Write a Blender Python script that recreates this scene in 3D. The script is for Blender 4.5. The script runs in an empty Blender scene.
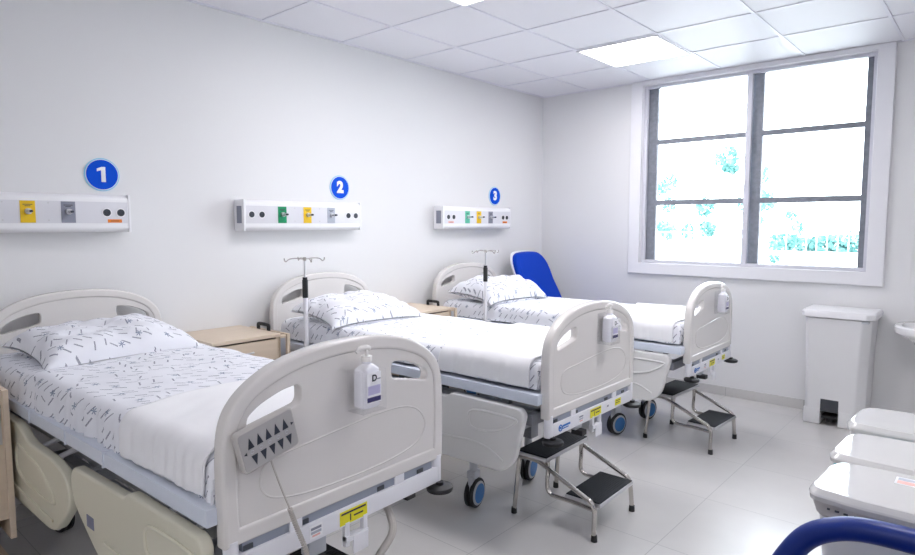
import bpy, bmesh, math, random
from mathutils import Vector, Matrix, noise, Euler
random.seed(7)
PI = math.pi
col = bpy.context.scene.collection
sc = bpy.context.scene

# ------------------------------------------------------------------ materials
MATS = {}
def srgb(r, g, b):
    f = lambda c: ((c/255.)/12.92 if c/255. <= .04045 else ((c/255.+.055)/1.055)**2.4)
    return (f(r), f(g), f(b), 1)
def mat(name, colr, rough=.5, metal=0, spec=.5, coat=0, emis=None, estr=0, trans=0, ior=1.45, alpha=1, sheen=0, bump=0, bscale=200, var=0, vscale=6):
    m = bpy.data.materials.new(name); m.use_nodes = True
    nt = m.node_tree; b = nt.nodes['Principled BSDF']
    b.inputs['Base Color'].default_value = colr
    b.inputs['Roughness'].default_value = rough
    b.inputs['Metallic'].default_value = metal
    b.inputs['Specular IOR Level'].default_value = spec
    b.inputs['Coat Weight'].default_value = coat
    b.inputs['Coat Roughness'].default_value = .05
    b.inputs['Transmission Weight'].default_value = trans
    b.inputs['IOR'].default_value = ior
    b.inputs['Alpha'].default_value = alpha
    b.inputs['Sheen Weight'].default_value = sheen
    if emis:
        b.inputs['Emission Color'].default_value = emis
        b.inputs['Emission Strength'].default_value = estr
    tc = None
    if bump or var:
        tc = nt.nodes.new('ShaderNodeTexCoord')
    if bump:
        n = nt.nodes.new('ShaderNodeTexNoise'); n.inputs['Scale'].default_value = bscale; n.inputs['Detail'].default_value = 3
        bp = nt.nodes.new('ShaderNodeBump'); bp.inputs['Strength'].default_value = bump; bp.inputs['Distance'].default_value = .002
        nt.links.new(tc.outputs['Object'], n.inputs['Vector']); nt.links.new(n.outputs['Fac'], bp.inputs['Height'])
        nt.links.new(bp.outputs['Normal'], b.inputs['Normal'])
    if var:
        n = nt.nodes.new('ShaderNodeTexNoise'); n.inputs['Scale'].default_value = vscale; n.inputs['Detail'].default_value = 4
        mx = nt.nodes.new('ShaderNodeMix'); mx.data_type = 'RGBA'
        mx.inputs['A'].default_value = colr
        mx.inputs['B'].default_value = (colr[0]*(1-var), colr[1]*(1-var), colr[2]*(1-var), 1)
        nt.links.new(tc.outputs['Object'], n.inputs['Vector']); nt.links.new(n.outputs['Fac'], mx.inputs['Factor'])
        nt.links.new(mx.outputs['Result'], b.inputs['Base Color'])
    MATS[name] = m
    return m

M_wall = mat('wall_paint', (.75, .75, .757, 1), .75, bump=.05, bscale=90)
M_ceil = mat('ceiling_tile', (.80, .795, .835, 1), .55, bump=.05, bscale=60)
M_grid = mat('ceiling_grid', (.76, .755, .82, 1), .35)
M_board = mat('bed_board_plastic', (.72, .695, .675, 1), .22, coat=.25, bump=.02, bscale=12)
M_rail = mat('rail_plastic', (.74, .735, .725, 1), .28, coat=.2)
M_frame = mat('frame_enamel', (.66, .71, .80, 1), .3)
M_bar = mat('bar_enamel', (.78, .78, .82, 1), .3)
M_under = mat('underframe_grey', (.30, .31, .34, 1), .45)
M_spacer = mat('spacer_blue_grey', (.30, .33, .40, 1), .4)
M_black = mat('black_rubber', (.018, .018, .02, 1), .5)
M_darkgrey = mat('dark_grey_plastic', (.06, .065, .075, 1), .45)
M_blue = mat('wheel_blue', (.05, .19, .48, 1), .35)
M_ltgrey = mat('wheel_grey', (.50, .52, .56, 1), .4)
M_chrome = mat('chrome', (.56, .53, .50, 1), .14, 1)
M_steel = mat('brushed_steel', (.62, .62, .64, 1), .32, 1)
M_white = mat('white_plastic', (.84, .84, .86, 1), .3)
M_whitegl = mat('white_gloss_plastic', (.60, .595, .59, 1), .06, coat=.8)
M_binbody = mat('bin_body_plastic', (.76, .76, .77, 1), .3)
M_yellow = mat('yellow_print', (.80, .52, .01, 1), .5)
M_yelst = mat('yellow_sticker', (.78, .72, .02, 1), .4)
M_green = mat('green_print', (.0, .25, .10, 1), .5)
M_teal = mat('teal_print', (.10, .50, .34, 1), .5)
M_grey = mat('grey_print', (.25, .26, .32, 1), .5)
M_palegrey = mat('pale_grey_print', (.42, .45, .52, 1), .5)
M_orange = mat('orange_sticker', (.80, .22, .02, 1), .5)
M_pink = mat('pink_sticker', (.75, .42, .38, 1), .5)
M_plate = mat('anodised_plate', (.70, .70, .74, 1), .35)
M_signblue = mat('sign_blue', (.0, .075, .62, 1), .6, spec=.15)
M_signcyan = mat('sign_cyan', (.30, .62, .78, 1), .6)
M_ink = mat('ink', (.03, .035, .05, 1), .5)
M_inkblue = mat('ink_blue', (.02, .16, .50, 1), .5)
M_purple = mat('label_purple', (.04, .035, .14, 1), .4)
M_lilac = mat('label_lilac', (.55, .52, .75, 1), .4)
M_pend = mat('remote_grey', (.52, .50, .48, 1), .4)
M_pendface = mat('remote_face', (.40, .39, .39, 1), .5)
M_cable = mat('cable_grey', (.50, .47, .44, 1), .45)
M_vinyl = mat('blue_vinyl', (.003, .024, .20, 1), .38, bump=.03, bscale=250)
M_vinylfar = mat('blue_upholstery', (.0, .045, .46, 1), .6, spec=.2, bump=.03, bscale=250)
M_tread = mat('ribbed_rubber', (.012, .013, .018, 1), .6, spec=.3)
M_mattress = mat('mattress_vinyl', (.20, .24, .36, 1), .5)
M_plainsheet = mat('plain_white_cotton', (.86, .86, .88, 1), .85, sheen=.2, bump=.12, bscale=400)
M_alu = mat('window_aluminium', (.62, .62, .68, 1), .35)
M_wframe = mat('weathered_window_steel', (.30, .32, .37, 1), .5, var=.5, vscale=30)
M_casing = mat('casing_paint', (.80, .80, .83, 1), .35)
M_lamp = mat('led_diffuser', (.9, .9, .9, 1), .4, emis=(1, .97, .99, 1), estr=14.5)
M_ceramic = mat('sink_ceramic', (.84, .84, .85, 1), .08, coat=.5)
M_bottle = mat('translucent_bottle', (.86, .86, .92, 1), .25)
M_pump = mat('pump_white', (.88, .86, .84, 1), .25)
M_tealbag = mat('teal_rim', (.05, .42, .50, 1), .4)
M_trunk = mat('bark', (.22, .24, .26, 1), .9)
M_leaf = mat('tree_leaves', (.14, .34, .32, 1), .8, var=.5, vscale=3)
M_pale = mat('outside_wall_paint', (.75, .76, .78, 1), .8)
M_ground = mat('outside_ground', (.62, .62, .60, 1), .9, var=.15, vscale=2)
M_acryl = mat('clear_acrylic', (.95, .96, 1, 1), .04, trans=1.0, ior=1.2, alpha=.16)
# thin architectural glass
def glass_mat():
    m = bpy.data.materials.new('window_glass'); m.use_nodes = True; nt = m.node_tree
    nt.nodes.clear(); o = nt.nodes.new('ShaderNodeOutputMaterial'); t = nt.nodes.new('ShaderNodeBsdfTransparent')
    g = nt.nodes.new('ShaderNodeBsdfGlossy'); g.inputs['Roughness'].default_value = .03
    mx = nt.nodes.new('ShaderNodeMixShader'); fr = nt.nodes.new('ShaderNodeFresnel'); fr.inputs['IOR'].default_value = 1.4
    t.inputs['Color'].default_value = (.96, .98, .98, 1)
    nt.links.new(fr.outputs[0], mx.inputs[0]); nt.links.new(t.outputs[0], mx.inputs[1]); nt.links.new(g.outputs[0], mx.inputs[2])
    nt.links.new(mx.outputs[0], o.inputs['Surface'])
    return m
M_glass = glass_mat()

class NT:
    """tiny node helper"""
    def __init__(s, nt): s.nt = nt
    def n(s, typ, **k):
        x = s.nt.nodes.new(typ)
        for a, b in k.items(): setattr(x, a, b)
        return x
    def l(s, a, b): s.nt.links.new(a, b)
    def m(s, op, a, b=None, c=None, clamp=False):
        x = s.nt.nodes.new('ShaderNodeMath'); x.operation = op; x.use_clamp = clamp
        for i, v in enumerate((a, b, c)):
            if v is None: continue
            if isinstance(v, (int, float)): x.inputs[i].default_value = v
            else: s.nt.links.new(v, x.inputs[i])
        return x.outputs[0]

def floor_mat():
    m = mat('porcelain_floor', (.5, .5, .5, 1), .16, spec=.5)
    nt = m.node_tree; h = NT(nt); b = nt.nodes['Principled BSDF']
    tc = h.n('ShaderNodeTexCoord'); sx = h.n('ShaderNodeSeparateXYZ'); h.l(tc.outputs['Object'], sx.inputs[0])
    def line(v, off, per):
        a = h.m('DIVIDE', h.m('SUBTRACT', v, off), per)
        fr = h.m('FRACT', h.m('ADD', a, 100.5))
        return h.m('MULTIPLY', h.m('ABSOLUTE', h.m('SUBTRACT', fr, .5)), per), h.m('FLOOR', h.m('ADD', a, 100.0))
    dx, ix = line(sx.outputs[0], -1.70, .59)
    dy, iy = line(sx.outputs[1], 2.02, .625)
    d = h.m('MINIMUM', dx, dy)
    mask = h.m('LESS_THAN', d, .0016)
    wn = h.n('ShaderNodeTexWhiteNoise', noise_dimensions='2D'); cb = h.n('ShaderNodeCombineXYZ')
    h.l(ix, cb.inputs[0]); h.l(iy, cb.inputs[1]); h.l(cb.outputs[0], wn.inputs['Vector'])
    no = h.n('ShaderNodeTexNoise'); no.inputs['Scale'].default_value = 5; no.inputs['Detail'].default_value = 6
    h.l(tc.outputs['Object'], no.inputs['Vector'])
    f = h.m('ADD', h.m('MULTIPLY', wn.outputs['Value'], .25), h.m('MULTIPLY', no.outputs['Fac'], .75))
    mx = h.n('ShaderNodeMix', data_type='RGBA'); mx.inputs['A'].default_value = (.55, .54, .535, 1); mx.inputs['B'].default_value = (.63, .62, .61, 1)
    h.l(f, mx.inputs['Factor'])
    m2 = h.n('ShaderNodeMix', data_type='RGBA'); h.l(mask, m2.inputs['Factor']); h.l(mx.outputs['Result'], m2.inputs['A']); m2.inputs['B'].default_value = (.33, .33, .33, 1)
    h.l(m2.outputs['Result'], b.inputs['Base Color'])
    r = h.m('ADD', h.m('MULTIPLY', no.outputs['Fac'], .05), h.m('ADD', .20, h.m('MULTIPLY', mask, .4)))
    h.l(r, b.inputs['Roughness'])
    return m
M_floor = floor_mat()

def wood_mat(name, ca, cb_):
    m = mat(name, ca, .42); nt = m.node_tree; h = NT(nt); b = nt.nodes['Principled BSDF']
    tc = h.n('ShaderNodeTexCoord'); mp = h.n('ShaderNodeMapping'); mp.inputs['Scale'].default_value = (30, 2.5, 30)
    no = h.n('ShaderNodeTexNoise'); no.inputs['Scale'].default_value = 1.5; no.inputs['Detail'].default_value = 5
    h.l(tc.outputs['Object'], mp.inputs[0]); h.l(mp.outputs[0], no.inputs['Vector'])
    mx = h.n('ShaderNodeMix', data_type='RGBA'); mx.inputs['A'].default_value = ca; mx.inputs['B'].default_value = cb_
    h.l(no.outputs['Fac'], mx.inputs['Factor']); h.l(mx.outputs['Result'], b.inputs['Base Color'])
    return m
M_wood = wood_mat('pale_maple_laminate', (.74, .62, .49, 1), (.62, .51, .39, 1))
M_wooddk = mat('laminate_gap', (.17, .13, .10, 1), .7)

def print_mat():
    """white cotton with small printed slanted dashes of lettering and little star blooms"""
    m = mat('printed_hospital_cotton', (.85, .85, .87, 1), .85, sheen=.0, bump=.1, bscale=400)
    nt = m.node_tree; h = NT(nt); b = nt.nodes['Principled BSDF']
    uv = h.n('ShaderNodeUVMap'); uv.uv_map = 'UVMap'
    def layer(scale, off):
        mp = h.n('ShaderNodeMapping'); mp.inputs['Scale'].default_value = (scale, scale, 1); mp.inputs['Location'].default_value = (off, off*.7, 0)
        h.l(uv.outputs[0], mp.inputs[0])
        vo = h.n('ShaderNodeTexVoronoi', voronoi_dimensions='2D'); vo.inputs['Scale'].default_value = 1; vo.inputs['Randomness'].default_value = .45
        h.l(mp.outputs[0], vo.inputs['Vector'])
        df = h.n('ShaderNodeVectorMath', operation='SUBTRACT'); h.l(mp.outputs[0], df.inputs[0]); h.l(vo.outputs['Position'], df.inputs[1])
        sp = h.n('ShaderNodeSeparateColor'); h.l(vo.outputs['Color'], sp.inputs[0])
        sv = h.n('ShaderNodeSeparateXYZ'); h.l(df.outputs[0], sv.inputs[0])
        return vo, sp.outputs[0], sp.outputs[1], sv.outputs[0], sv.outputs[1]
    vo, r1, r2, x, y = layer(20.0, 3.1)
    ang = h.m('ADD', .95, h.m('MULTIPLY', h.m('GREATER_THAN', r2, .72), h.m('MULTIPLY', r2, 2.1)))
    c = h.m('COSINE', ang); s = h.m('SINE', ang)
    u = h.m('ADD', h.m('MULTIPLY', x, c), h.m('MULTIPLY', y, s))
    v = h.m('SUBTRACT', h.m('MULTIPLY', y, c), h.m('MULTIPLY', x, s))
    inl = h.m('MULTIPLY', h.m('LESS_THAN', h.m('ABSOLUTE', u), .40), h.m('LESS_THAN', h.m('ABSOLUTE', v), .060))
    lett = h.m('GREATER_THAN', h.m('FRACT', h.m('MULTIPLY', u, 13.0)), .28)
    dash = h.m('MULTIPLY', h.m('MULTIPLY', inl, lett), h.m('GREATER_THAN', r1, .18))
    # star motif: small radial bloom offset from the dash centres
    vo2, q1, q2, x2, y2 = layer(8.5, 9.4)
    rr = h.m('SQRT', h.m('ADD', h.m('MULTIPLY', x2, x2), h.m('MULTIPLY', y2, y2)))
    th = h.m('ARCTAN2', y2, x2)
    petal = h.m('ADD', .075, h.m('MULTIPLY', .055, h.m('COSINE', h.m('MULTIPLY', th, 6.0))))
    star = h.m('MULTIPLY', h.m('LESS_THAN', rr, petal), h.m('GREATER_THAN', q1, .2))
    mx = h.n('ShaderNodeMix', data_type='RGBA'); mx.inputs['A'].default_value = (.82, .83, .88, 1); mx.inputs['B'].default_value = (.10, .11, .17, 1)
    h.l(h.m('MULTIPLY', dash, .95), mx.inputs['Factor'])
    m2 = h.n('ShaderNodeMix', data_type='RGBA'); h.l(mx.outputs['Result'], m2.inputs['A']); m2.inputs['B'].default_value = (.13, .19, .30, 1)
    h.l(h.m('MULTIPLY', star, .85), m2.inputs['Factor'])
    h.l(m2.outputs['Result'], b.inputs['Base Color'])
    return m
M_print = print_mat()

# ------------------------------------------------------------------ geometry helpers
def curve_mesh(outer, holes, thick, bev, res=2):
    cu = bpy.data.curves.new('tmp', 'CURVE'); cu.dimensions = '2D'; cu.fill_mode = 'BOTH'
    for lp in [outer]+list(holes):
        s = cu.splines.new('POLY'); s.points.add(len(lp)-1)
        for i, (a, b) in enumerate(lp): s.points[i].co = (a, b, 0, 1)
        s.use_cyclic_u = True
    cu.extrude = max(thick/2-bev, 0); cu.bevel_depth = bev; cu.bevel_resolution = res; cu.offset = -bev
    ob = bpy.data.objects.new('tmp', cu); col.objects.link(ob)
    dg = bpy.context.evaluated_depsgraph_get(); dg.update()
    me = bpy.data.meshes.new_from_object(ob.evaluated_get(dg))
    bpy.data.objects.remove(ob); bpy.data.curves.remove(cu)
    return me
def text_mesh(txt, size, depth=.0005, offset=0):
    cu = bpy.data.curves.new('t', 'FONT'); cu.body = txt; cu.size = size; cu.extrude = depth; cu.offset = offset
    cu.align_x = 'CENTER'; cu.align_y = 'CENTER'; cu.resolution_u = 4
    ob = bpy.data.objects.new('t', cu); col.objects.link(ob)
    dg = bpy.context.evaluated_depsgraph_get(); dg.update()
    me = bpy.data.meshes.new_from_object(ob.evaluated_get(dg))
    bpy.data.objects.remove(ob); bpy.data.curves.remove(cu)
    return me
YZX = Matrix(((0, 0, 1, 0), (1, 0, 0, 0), (0, 1, 0, 0), (0, 0, 0, 1)))   # plane a,b -> y,z ; normal -> +x
XZY = Matrix(((1, 0, 0, 0), (0, 0, -1, 0), (0, 1, 0, 0), (0, 0, 0, 1)))  # plane a,b -> x,z ; normal -> -y
I4 = Matrix.Identity(4)

def smooth_loop(pts, n=6, closed=True):
    """Catmull-Rom through the points"""
    P = [Vector(p) for p in pts]; out = []; N = len(P)
    rng = range(N) if closed else range(N-1)
    for i in rng:
        if closed: a, b, c, d = P[(i-1) % N], P[i], P[(i+1) % N], P[(i+2) % N]
        else: a, b, c, d = P[max(i-1, 0)], P[i], P[i+1], P[min(i+2, N-1)]
        for k in range(n):
            t = k/n
            out.append(.5*((2*b)+(-a+c)*t+(2*a-5*b+4*c-d)*t*t+(-a+3*b-3*c+d)*t**3))
    if not closed: out.append(P[-1].copy())
    return out
def round_poly(pts, r, n=5):
    """polygon with rounded corners; r number or list"""
    N = len(pts); out = []
    for i in range(N):
        p = Vector(pts[i]); a = Vector(pts[i-1]); c = Vector(pts[(i+1) % N])
        rr = r[i] if isinstance(r, (list, tuple)) else r
        da = (a-p); dc = (c-p)
        k = min(rr, da.length*.48, dc.length*.48)
        if k < 1e-5: out.append(tuple(p)); continue
        s = p+da.normalized()*k; e = p+dc.normalized()*k
        for j in range(n+1):
            t = j/n
            out.append(tuple((1-t)**2*s+2*t*(1-t)*p+t*t*e))
    return out

class MB:
    def __init__(s): s.bm = bmesh.new(); s.mats = [None]
    def mi(s, m):
        if m is None: return 0
        if m not in s.mats: s.mats.append(m)
        return s.mats.index(m)
    def _tag(s, n0, m):
        if m is None: return
        i = s.mi(m); s.bm.faces.ensure_lookup_table()
        for f in s.bm.faces[n0:]: f.material_index = i
    def box(s, x0, x1, y0, y1, z0, z1, bev=0, m=None, rot=None, seg=2):
        n0 = len(s.bm.faces)
        if bev:
            t = bmesh.new(); 
            r = bmesh.ops.create_cube(t, size=1)
            for v in t.verts: v.co = Vector((v.co.x*(x1-x0), v.co.y*(y1-y0), v.co.z*(z1-z0)))
            bmesh.ops.bevel(t, geom=list(t.edges), offset=bev, segments=seg, affect='EDGES', profile=.7)
            me = bpy.data.meshes.new('q'); t.to_mesh(me); t.free()
            T = Matrix.Translation(((x0+x1)/2, (y0+y1)/2, (z0+z1)/2))
            if rot is not None: T = T @ rot.to_4x4()
            me.transform(T); s.bm.from_mesh(me); bpy.data.meshes.remove(me)
        else:
            r = bmesh.ops.create_cube(s.bm, size=1)
            for v in r['verts']:
                c = Vector((v.co.x*(x1-x0), v.co.y*(y1-y0), v.co.z*(z1-z0)))
                if rot is not None: c = rot @ c
                v.co = c+Vector(((x0+x1)/2, (y0+y1)/2, (z0+z1)/2))
        s._tag(n0, m); return s
    def mesh(s, me, T=I4, m=None):
        n0 = len(s.bm.faces); me.transform(T); me.materials.clear()
        for p in me.polygons: p.material_index = 0
        s.bm.from_mesh(me); bpy.data.meshes.remove(me); s._tag(n0, m); return s
    def plate(s, outer, thick, T, holes=(), bev=.002, m=None, res=2):
        return s.mesh(curve_mesh(outer, holes, thick, bev, res), T, m)
    def text(s, txt, size, T, depth=.0005, offset=0, m=None): return s.mesh(text_mesh(txt, size, depth, offset), T, m)
    def cyl(s, p0, p1, r0, r1=None, seg=20, m=None, caps=True):
        return s.tube([p0, p1], r0 if r1 is None else [r0, r1], seg, m, caps=caps)
    def tube(s, pts, r, seg=10, m=None, closed=False, caps=True, flat=None):
        n0 = len(s.bm.faces); P = [Vector(p) for p in pts]; N = len(P)
        rad = r if isinstance(r, (list, tuple)) else [r]*N
        T = []
        for i in range(N):
            if closed: t = P[(i+1) % N]-P[i-1]
            else: t = P[min(i+1, N-1)]-P[max(i-1, 0)]
            T.append(t.normalized())
        up = Vector((0, 0, 1)) if abs(T[0].z) < .9 else Vector((1, 0, 0))
        u = T[0].cross(up).normalized(); rings = []
        for i in range(N):
            if i: u = (u - T[i]*u.dot(T[i])).normalized()
            w = T[i].cross(u)
            rings.append([s.bm.verts.new(P[i]+(u*math.cos(2*PI*k/seg)+w*math.sin(2*PI*k/seg))*rad[i]) for k in range(seg)])
        for i in range(N if closed else N-1):
            a, b = rings[i], rings[(i+1) % N]
            for k in range(seg): s.bm.faces.new((a[k], a[(k+1) % seg], b[(k+1) % seg], b[k]))
        if caps and not closed:
            s.bm.faces.new(list(reversed(rings[0]))); s.bm.faces.new(rings[-1])
        s._tag(n0, m); return s
    def lathe(s, prof, T=I4, seg=28, m=None, sx=1, sy=1):
        n0 = len(s.bm.faces); rings = []
        for r, z in prof:
            rings.append([s.bm.verts.new(T @ Vector((r*sx*math.cos(2*PI*k/seg), r*sy*math.sin(2*PI*k/seg), z))) for k in range(seg)] if r > 1e-6 else [s.bm.verts.new(T @ Vector((0, 0, z)))])
        for a, b in zip(rings, rings[1:]):
            for k in range(seg):
                k2 = (k+1) % seg
                if len(a) == 1 and len(b) == 1: continue
                if len(a) == 1: s.bm.faces.new((a[0], b[k2], b[k]))
                elif len(b) == 1: s.bm.faces.new((a[k], a[k2], b[0]))
                else: s.bm.faces.new((a[k], a[k2], b[k2], b[k]))
        s._tag(n0, m); return s
    def grid(s, fn, nu, nv, m=None, uvfn=None, wrap=False):
        n0 = len(s.bm.faces); uvl = s.bm.loops.layers.uv.get('UVMap') or s.bm.loops.layers.uv.new('UVMap')
        V = [[s.bm.verts.new(fn(i/nu, j/nv)) for j in range(nv+1)] for i in range(nu+1)]
        for i in range(nu):
            for j in range(nv):
                f = s.bm.faces.new((V[i][j], V[i+1][j], V[i+1][j+1], V[i][j+1]))
                if uvfn:
                    for lp, (a, b) in zip(f.loops, ((i, j), (i+1, j), (i+1, j+1), (i, j+1))): lp[uvl].uv = uvfn(a/nu, b/nv)
        s._tag(n0, m); return s
    def build(s, name, m=None, parent=None, angle=35, solid=None, recalc=True):
        if recalc: bmesh.ops.recalc_face_normals(s.bm, faces=list(s.bm.faces))
        me = bpy.data.meshes.new(name)
        s.bm.to_mesh(me); s.bm.free()
        s.mats[0] = m if m is not None else s.mats[1]
        for mm in s.mats: me.materials.append(mm)
        me.polygons.foreach_set('use_smooth', [True]*len(me.polygons))
        me.set_sharp_from_angle(angle=math.radians(angle)); me.update()
        o = bpy.data.objects.new(name, me); col.objects.link(o)
        if parent is not None: o.parent = parent
        return o
# faces given no material use slot 0: every builder below passes either one material to build() or m= for every shape

def thing(name, label, cat, loc=(0, 0, 0), rz=0, group=None):
    o = bpy.data.objects.new(name, None); col.objects.link(o); o.empty_display_size = .1
    o.location = loc; o.rotation_euler = (0, 0, rz); o['label'] = label; o['category'] = cat
    if group: o['group'] = group
    return o
def tag(o, label, cat, group=None, kind=None):
    o['label'] = label; o['category'] = cat
    if group: o['group'] = group
    if kind: o['kind'] = kind
    return o
def struct(o): o['kind'] = 'structure'; return o
def copy_tree(o, parent=None, skip=()):
    c = o.copy(); col.objects.link(c); c.parent = parent
    for ch in list(o.children):
        if ch.name.split('.')[0] in skip: continue
        copy_tree(ch, c, skip)
    return c

# ------------------------------------------------------------------ room shell
X0, X1, Y0, Y1, H = -3.575, .62, -2.2, 5.40, 2.72
struct(MB().box(X0-.2, X1+.2, Y0-.2, Y1+.25, -.1, 0).build('floor', M_floor))
struct(MB().box(X0-.2, X1+.2, Y0-.2, Y1+.25, H, H+.1).build('ceiling', M_ceil))
struct(MB().box(X0-.2, X0, Y0-.2, Y1+.25, 0, H).build('wall_left', M_wall))
struct(MB().box(X1, X1+.2, Y0-.2, Y1+.25, 0, H).build('wall_right', M_wall))
struct(MB().box(X0, X1, Y0-.2, Y0, 0, H).build('wall_back', M_wall))
WX0, WX1, WZ0, WZ1 = -2.515, -.735, 1.09, 2.69
w = MB()
w.box(X0, WX0, Y1, Y1+.22, 0, H); w.box(WX1, X1, Y1, Y1+.22, 0, H)
w.box(WX0, WX1, Y1, Y1+.22, 0, WZ0); w.box(WX0, WX1, Y1, Y1+.22, WZ1, H)
struct(w.build('wall_far', M_wall))
# suspended ceiling grid
g = MB(); gw = .010
xs = [-3.05+.6125*k for k in range(0, 7)]; ys = [4.725-.625*k for k in range(0, 11)]
for x in xs: g.box(x-gw, x+gw, Y0, Y1, H-.006, H+.002)
for y in ys: g.box(X0, X1, y-gw, y+gw, H-.005, H+.002)
for a in ((X0, X0+.02, Y0, Y1), (X1-.02, X1, Y0, Y1), (X0, X1, Y1-.02, Y1), (X0, X1, Y0, Y0+.02)): g.box(*a, H-.007, H+.002)
struct(g.build('trim_1', M_grid))
# tiled skirting
struct(MB().box(X0+.012, X1-.012, Y1-.012, Y1, 0, .075, .002).build('baseboard_far', M_floor))
struct(MB().box(X0, X0+.012, Y0, Y1, 0, .075, .002).build('baseboard_left', M_floor))
struct(MB().box(X1-.012, X1, Y0, Y1, 0, .075, .002).build('baseboard_right', M_floor))

# ------------------------------------------------------------------ window
def rect(a0, a1, b0, b1): return [(a0, b0), (a1, b0), (a1, b1), (a0, b1)]
wn = MB().plate(rect(-2.61, -.635, 1.0, 2.718), .03, Matrix.Translation((0, Y1-.013, 0)) @ XZY, holes=[rect(WX0+.01, WX1-.01, WZ0+.01, WZ1-.01)], bev=.006)
struct(wn.build('window_1', M_casing))
W1 = bpy.data.objects['window_1']
struct(MB().plate(rect(WX0, WX1, WZ0, WZ1), .20, Matrix.Translation((0, Y1+.11, 0)) @ XZY, holes=[rect(WX0+.008, WX1-.008, WZ0+.008, WZ1-.008)], bev=.001).build('window_reveal', M_casing, W1))
# inner aluminium sliding frame
f = MB().plate(rect(WX0+.008, WX1-.008, WZ0+.008, WZ1-.008), .035, Matrix.Translation((0, Y1+.05, 0)) @ XZY,
               holes=[rect(WX0+.038, -1.634, WZ0+.035, WZ1-.035), rect(-1.592, WX1-.038, WZ0+.035, WZ1-.035)], bev=.003)
f.build('window_frame', M_alu, W1)
# outer steel frame with two cross rails
L0, L1, R0, R1 = -2.405, -1.60, -1.52, -.818
def zs(a, b): return [rect(a, b, 1.125, 1.62), rect(a, b, 1.665, 2.165), rect(a, b, 2.205, 2.665)]
f = MB().plate(rect(WX0+.008, WX1-.008, WZ0+.008, WZ1-.008), .05, Matrix.Translation((0, Y1+.11, 0)) @ XZY, holes=zs(L0, L1)+zs(R0, R1), bev=.004)
f.build('outer_frame', M_wframe, W1)
for a, b in ((L0, L1), (R0, R1)):
    for q in zs(a, b):
        MB().box(a-.01, b+.01, Y1+.108, Y1+.112, q[0][1]-.01, q[2][1]+.01).build('window_pane', M_glass, W1)

# ------------------------------------------------------------------ ceiling lamps
def lamp(x, y, label):
    t = thing('ceiling_light', label, 'ceiling light', (x, y, H), group='square LED panels in the ceiling')
    MB().plate(rect(-.305, .305, -.305, .305), .014, Matrix.Translation((0, 0, -.008)), holes=[rect(-.288, .288, -.288, .288)], bev=.002).build('lamp_frame', M_white, t)
    MB().plate(round_poly(rect(-.290, .290, -.290, .290), .03), .008, Matrix.Translation((0, 0, -.007)), bev=.001).build('diffuser', M_lamp, t)
lamp(-2.1312, 4.4125, 'lit square LED panel in the ceiling in front of the window')
lamp(-2.1312, 2.5375, 'lit square LED panel whose corner shows at the top edge of the photo')
lamp(-.2938, 2.5375, 'added square LED fill panel out of view above the low pedal bins')  # extra panel out of frame, added to brighten footboards, floor and bins
lamp(-.2938, -1.2125, 'added square LED fill panel behind the camera on the bin side')  # unseen panel added as fill for surfaces facing the camera

# ------------------------------------------------------------------ headwall service panels and numbered signs
def headwall(y0, y1, z0, z1, label, items, left_cap):
    t = thing('service_panel', label, 'medical gas panel', (X0, y0, 1.41), group='medical gas panels above the beds')
    L = y1-y0; D = .105
    MB().plate(round_poly([(0, 0), (D-.02, 0), (D, .016), (D, .172), (D-.02, .188), (0, .188)], [.001, .012, .012, .012, .012, .001], 4), L-.012,
               Matrix.Translation((0, L/2, 0)) @ XZY, bev=.001).build('housing', M_white, t)
    # inset metal face
    MB().box(D-.004, D+.0015, .014, L-.012, .044, .152, .0008).build('face_plate', M_plate, t)
    e = MB().box(0, D+.003, -.004, .008, -.002, .19, .003).box(.03, D-.02, -.0055, -.0035, .045, .15, m=M_grey)
    e.build('end_cap', M_white, t)
    MB().box(0, D+.003, L-.008, L+.004, -.002, .19, .003).build('end_cap', M_white, t)
    for kind, y, m in items:
        if kind == 'socket':
            so = MB().cyl((D+.001, y, .098), (D+.0035, y, .098), .0235, m=M_white).cyl((D+.001, y, .098), (D+.005, y, .098), .0185, m=M_ink)
            for dy, dz in ((-.008, 0), (.008, 0), (0, -.009)): so.cyl((D+.004, y+dy, .098+dz), (D+.0056, y+dy, .098+dz), .0028, seg=8, m=M_black)
            so.build('socket', None, t)
        elif kind == 'label':
            MB().box(D+.001, D+.0026, y-.034, y+.034, .047, .064, m=m).box(D+.0024, D+.003, y-.02, y+.02, .054, .057, m=M_ink).build('warning_label', None, t)
        elif kind == 'screw':
            for zz in (.058, .142): MB().cyl((D+.001, y, zz), (D+.0028, y, zz), .004, seg=8).build('screw', M_steel, t)
        else:
            gp = MB().box(D+.001, D+.003, y-.031, y+.031, .046, .15, m=m).box(D+.0028, D+.0034, y-.02, y+.02, .131, .134, m=M_ink).box(D+.0028, D+.0034, y-.012, y+.012, .124, .127, m=M_ink).build('outlet_plate', None, t)
            MB().cyl((D+.002, y, .1), (D+.02, y, .1), .014, m=M_steel).cyl((D+.02, y, .1), (D+.05, y, .1), .008, m=M_steel).cyl((D+.05, y, .1), (D+.064, y, .1), .006, m=M_ink).build('valve', None, gp)
    return t
headwall(.43, 1.348, 0, 0, 'white gas and socket panel under round sign 1, cut by the left photo edge',
         [('socket', .05, 0), ('socket', .12, 0), ('gas', .26, M_green), ('gas', .46, M_yellow), ('gas', .63, M_grey), ('socket', .805, 0), ('socket', .872, 0), ('label', .842, M_orange), ('screw', .36, 0), ('screw', .545, 0)], True)
headwall(2.004, 2.915, 0, 0, 'white gas and socket panel with green, yellow and grey outlets under round sign 2',
         [('socket', .05, 0), ('socket', .12, 0), ('gas', .266, M_green), ('gas', .457, M_yellow), ('gas', .650, M_palegrey), ('socket', .798, 0), ('socket', .864, 0), ('screw', .36, 0), ('screw', .555, 0)], True)
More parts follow.
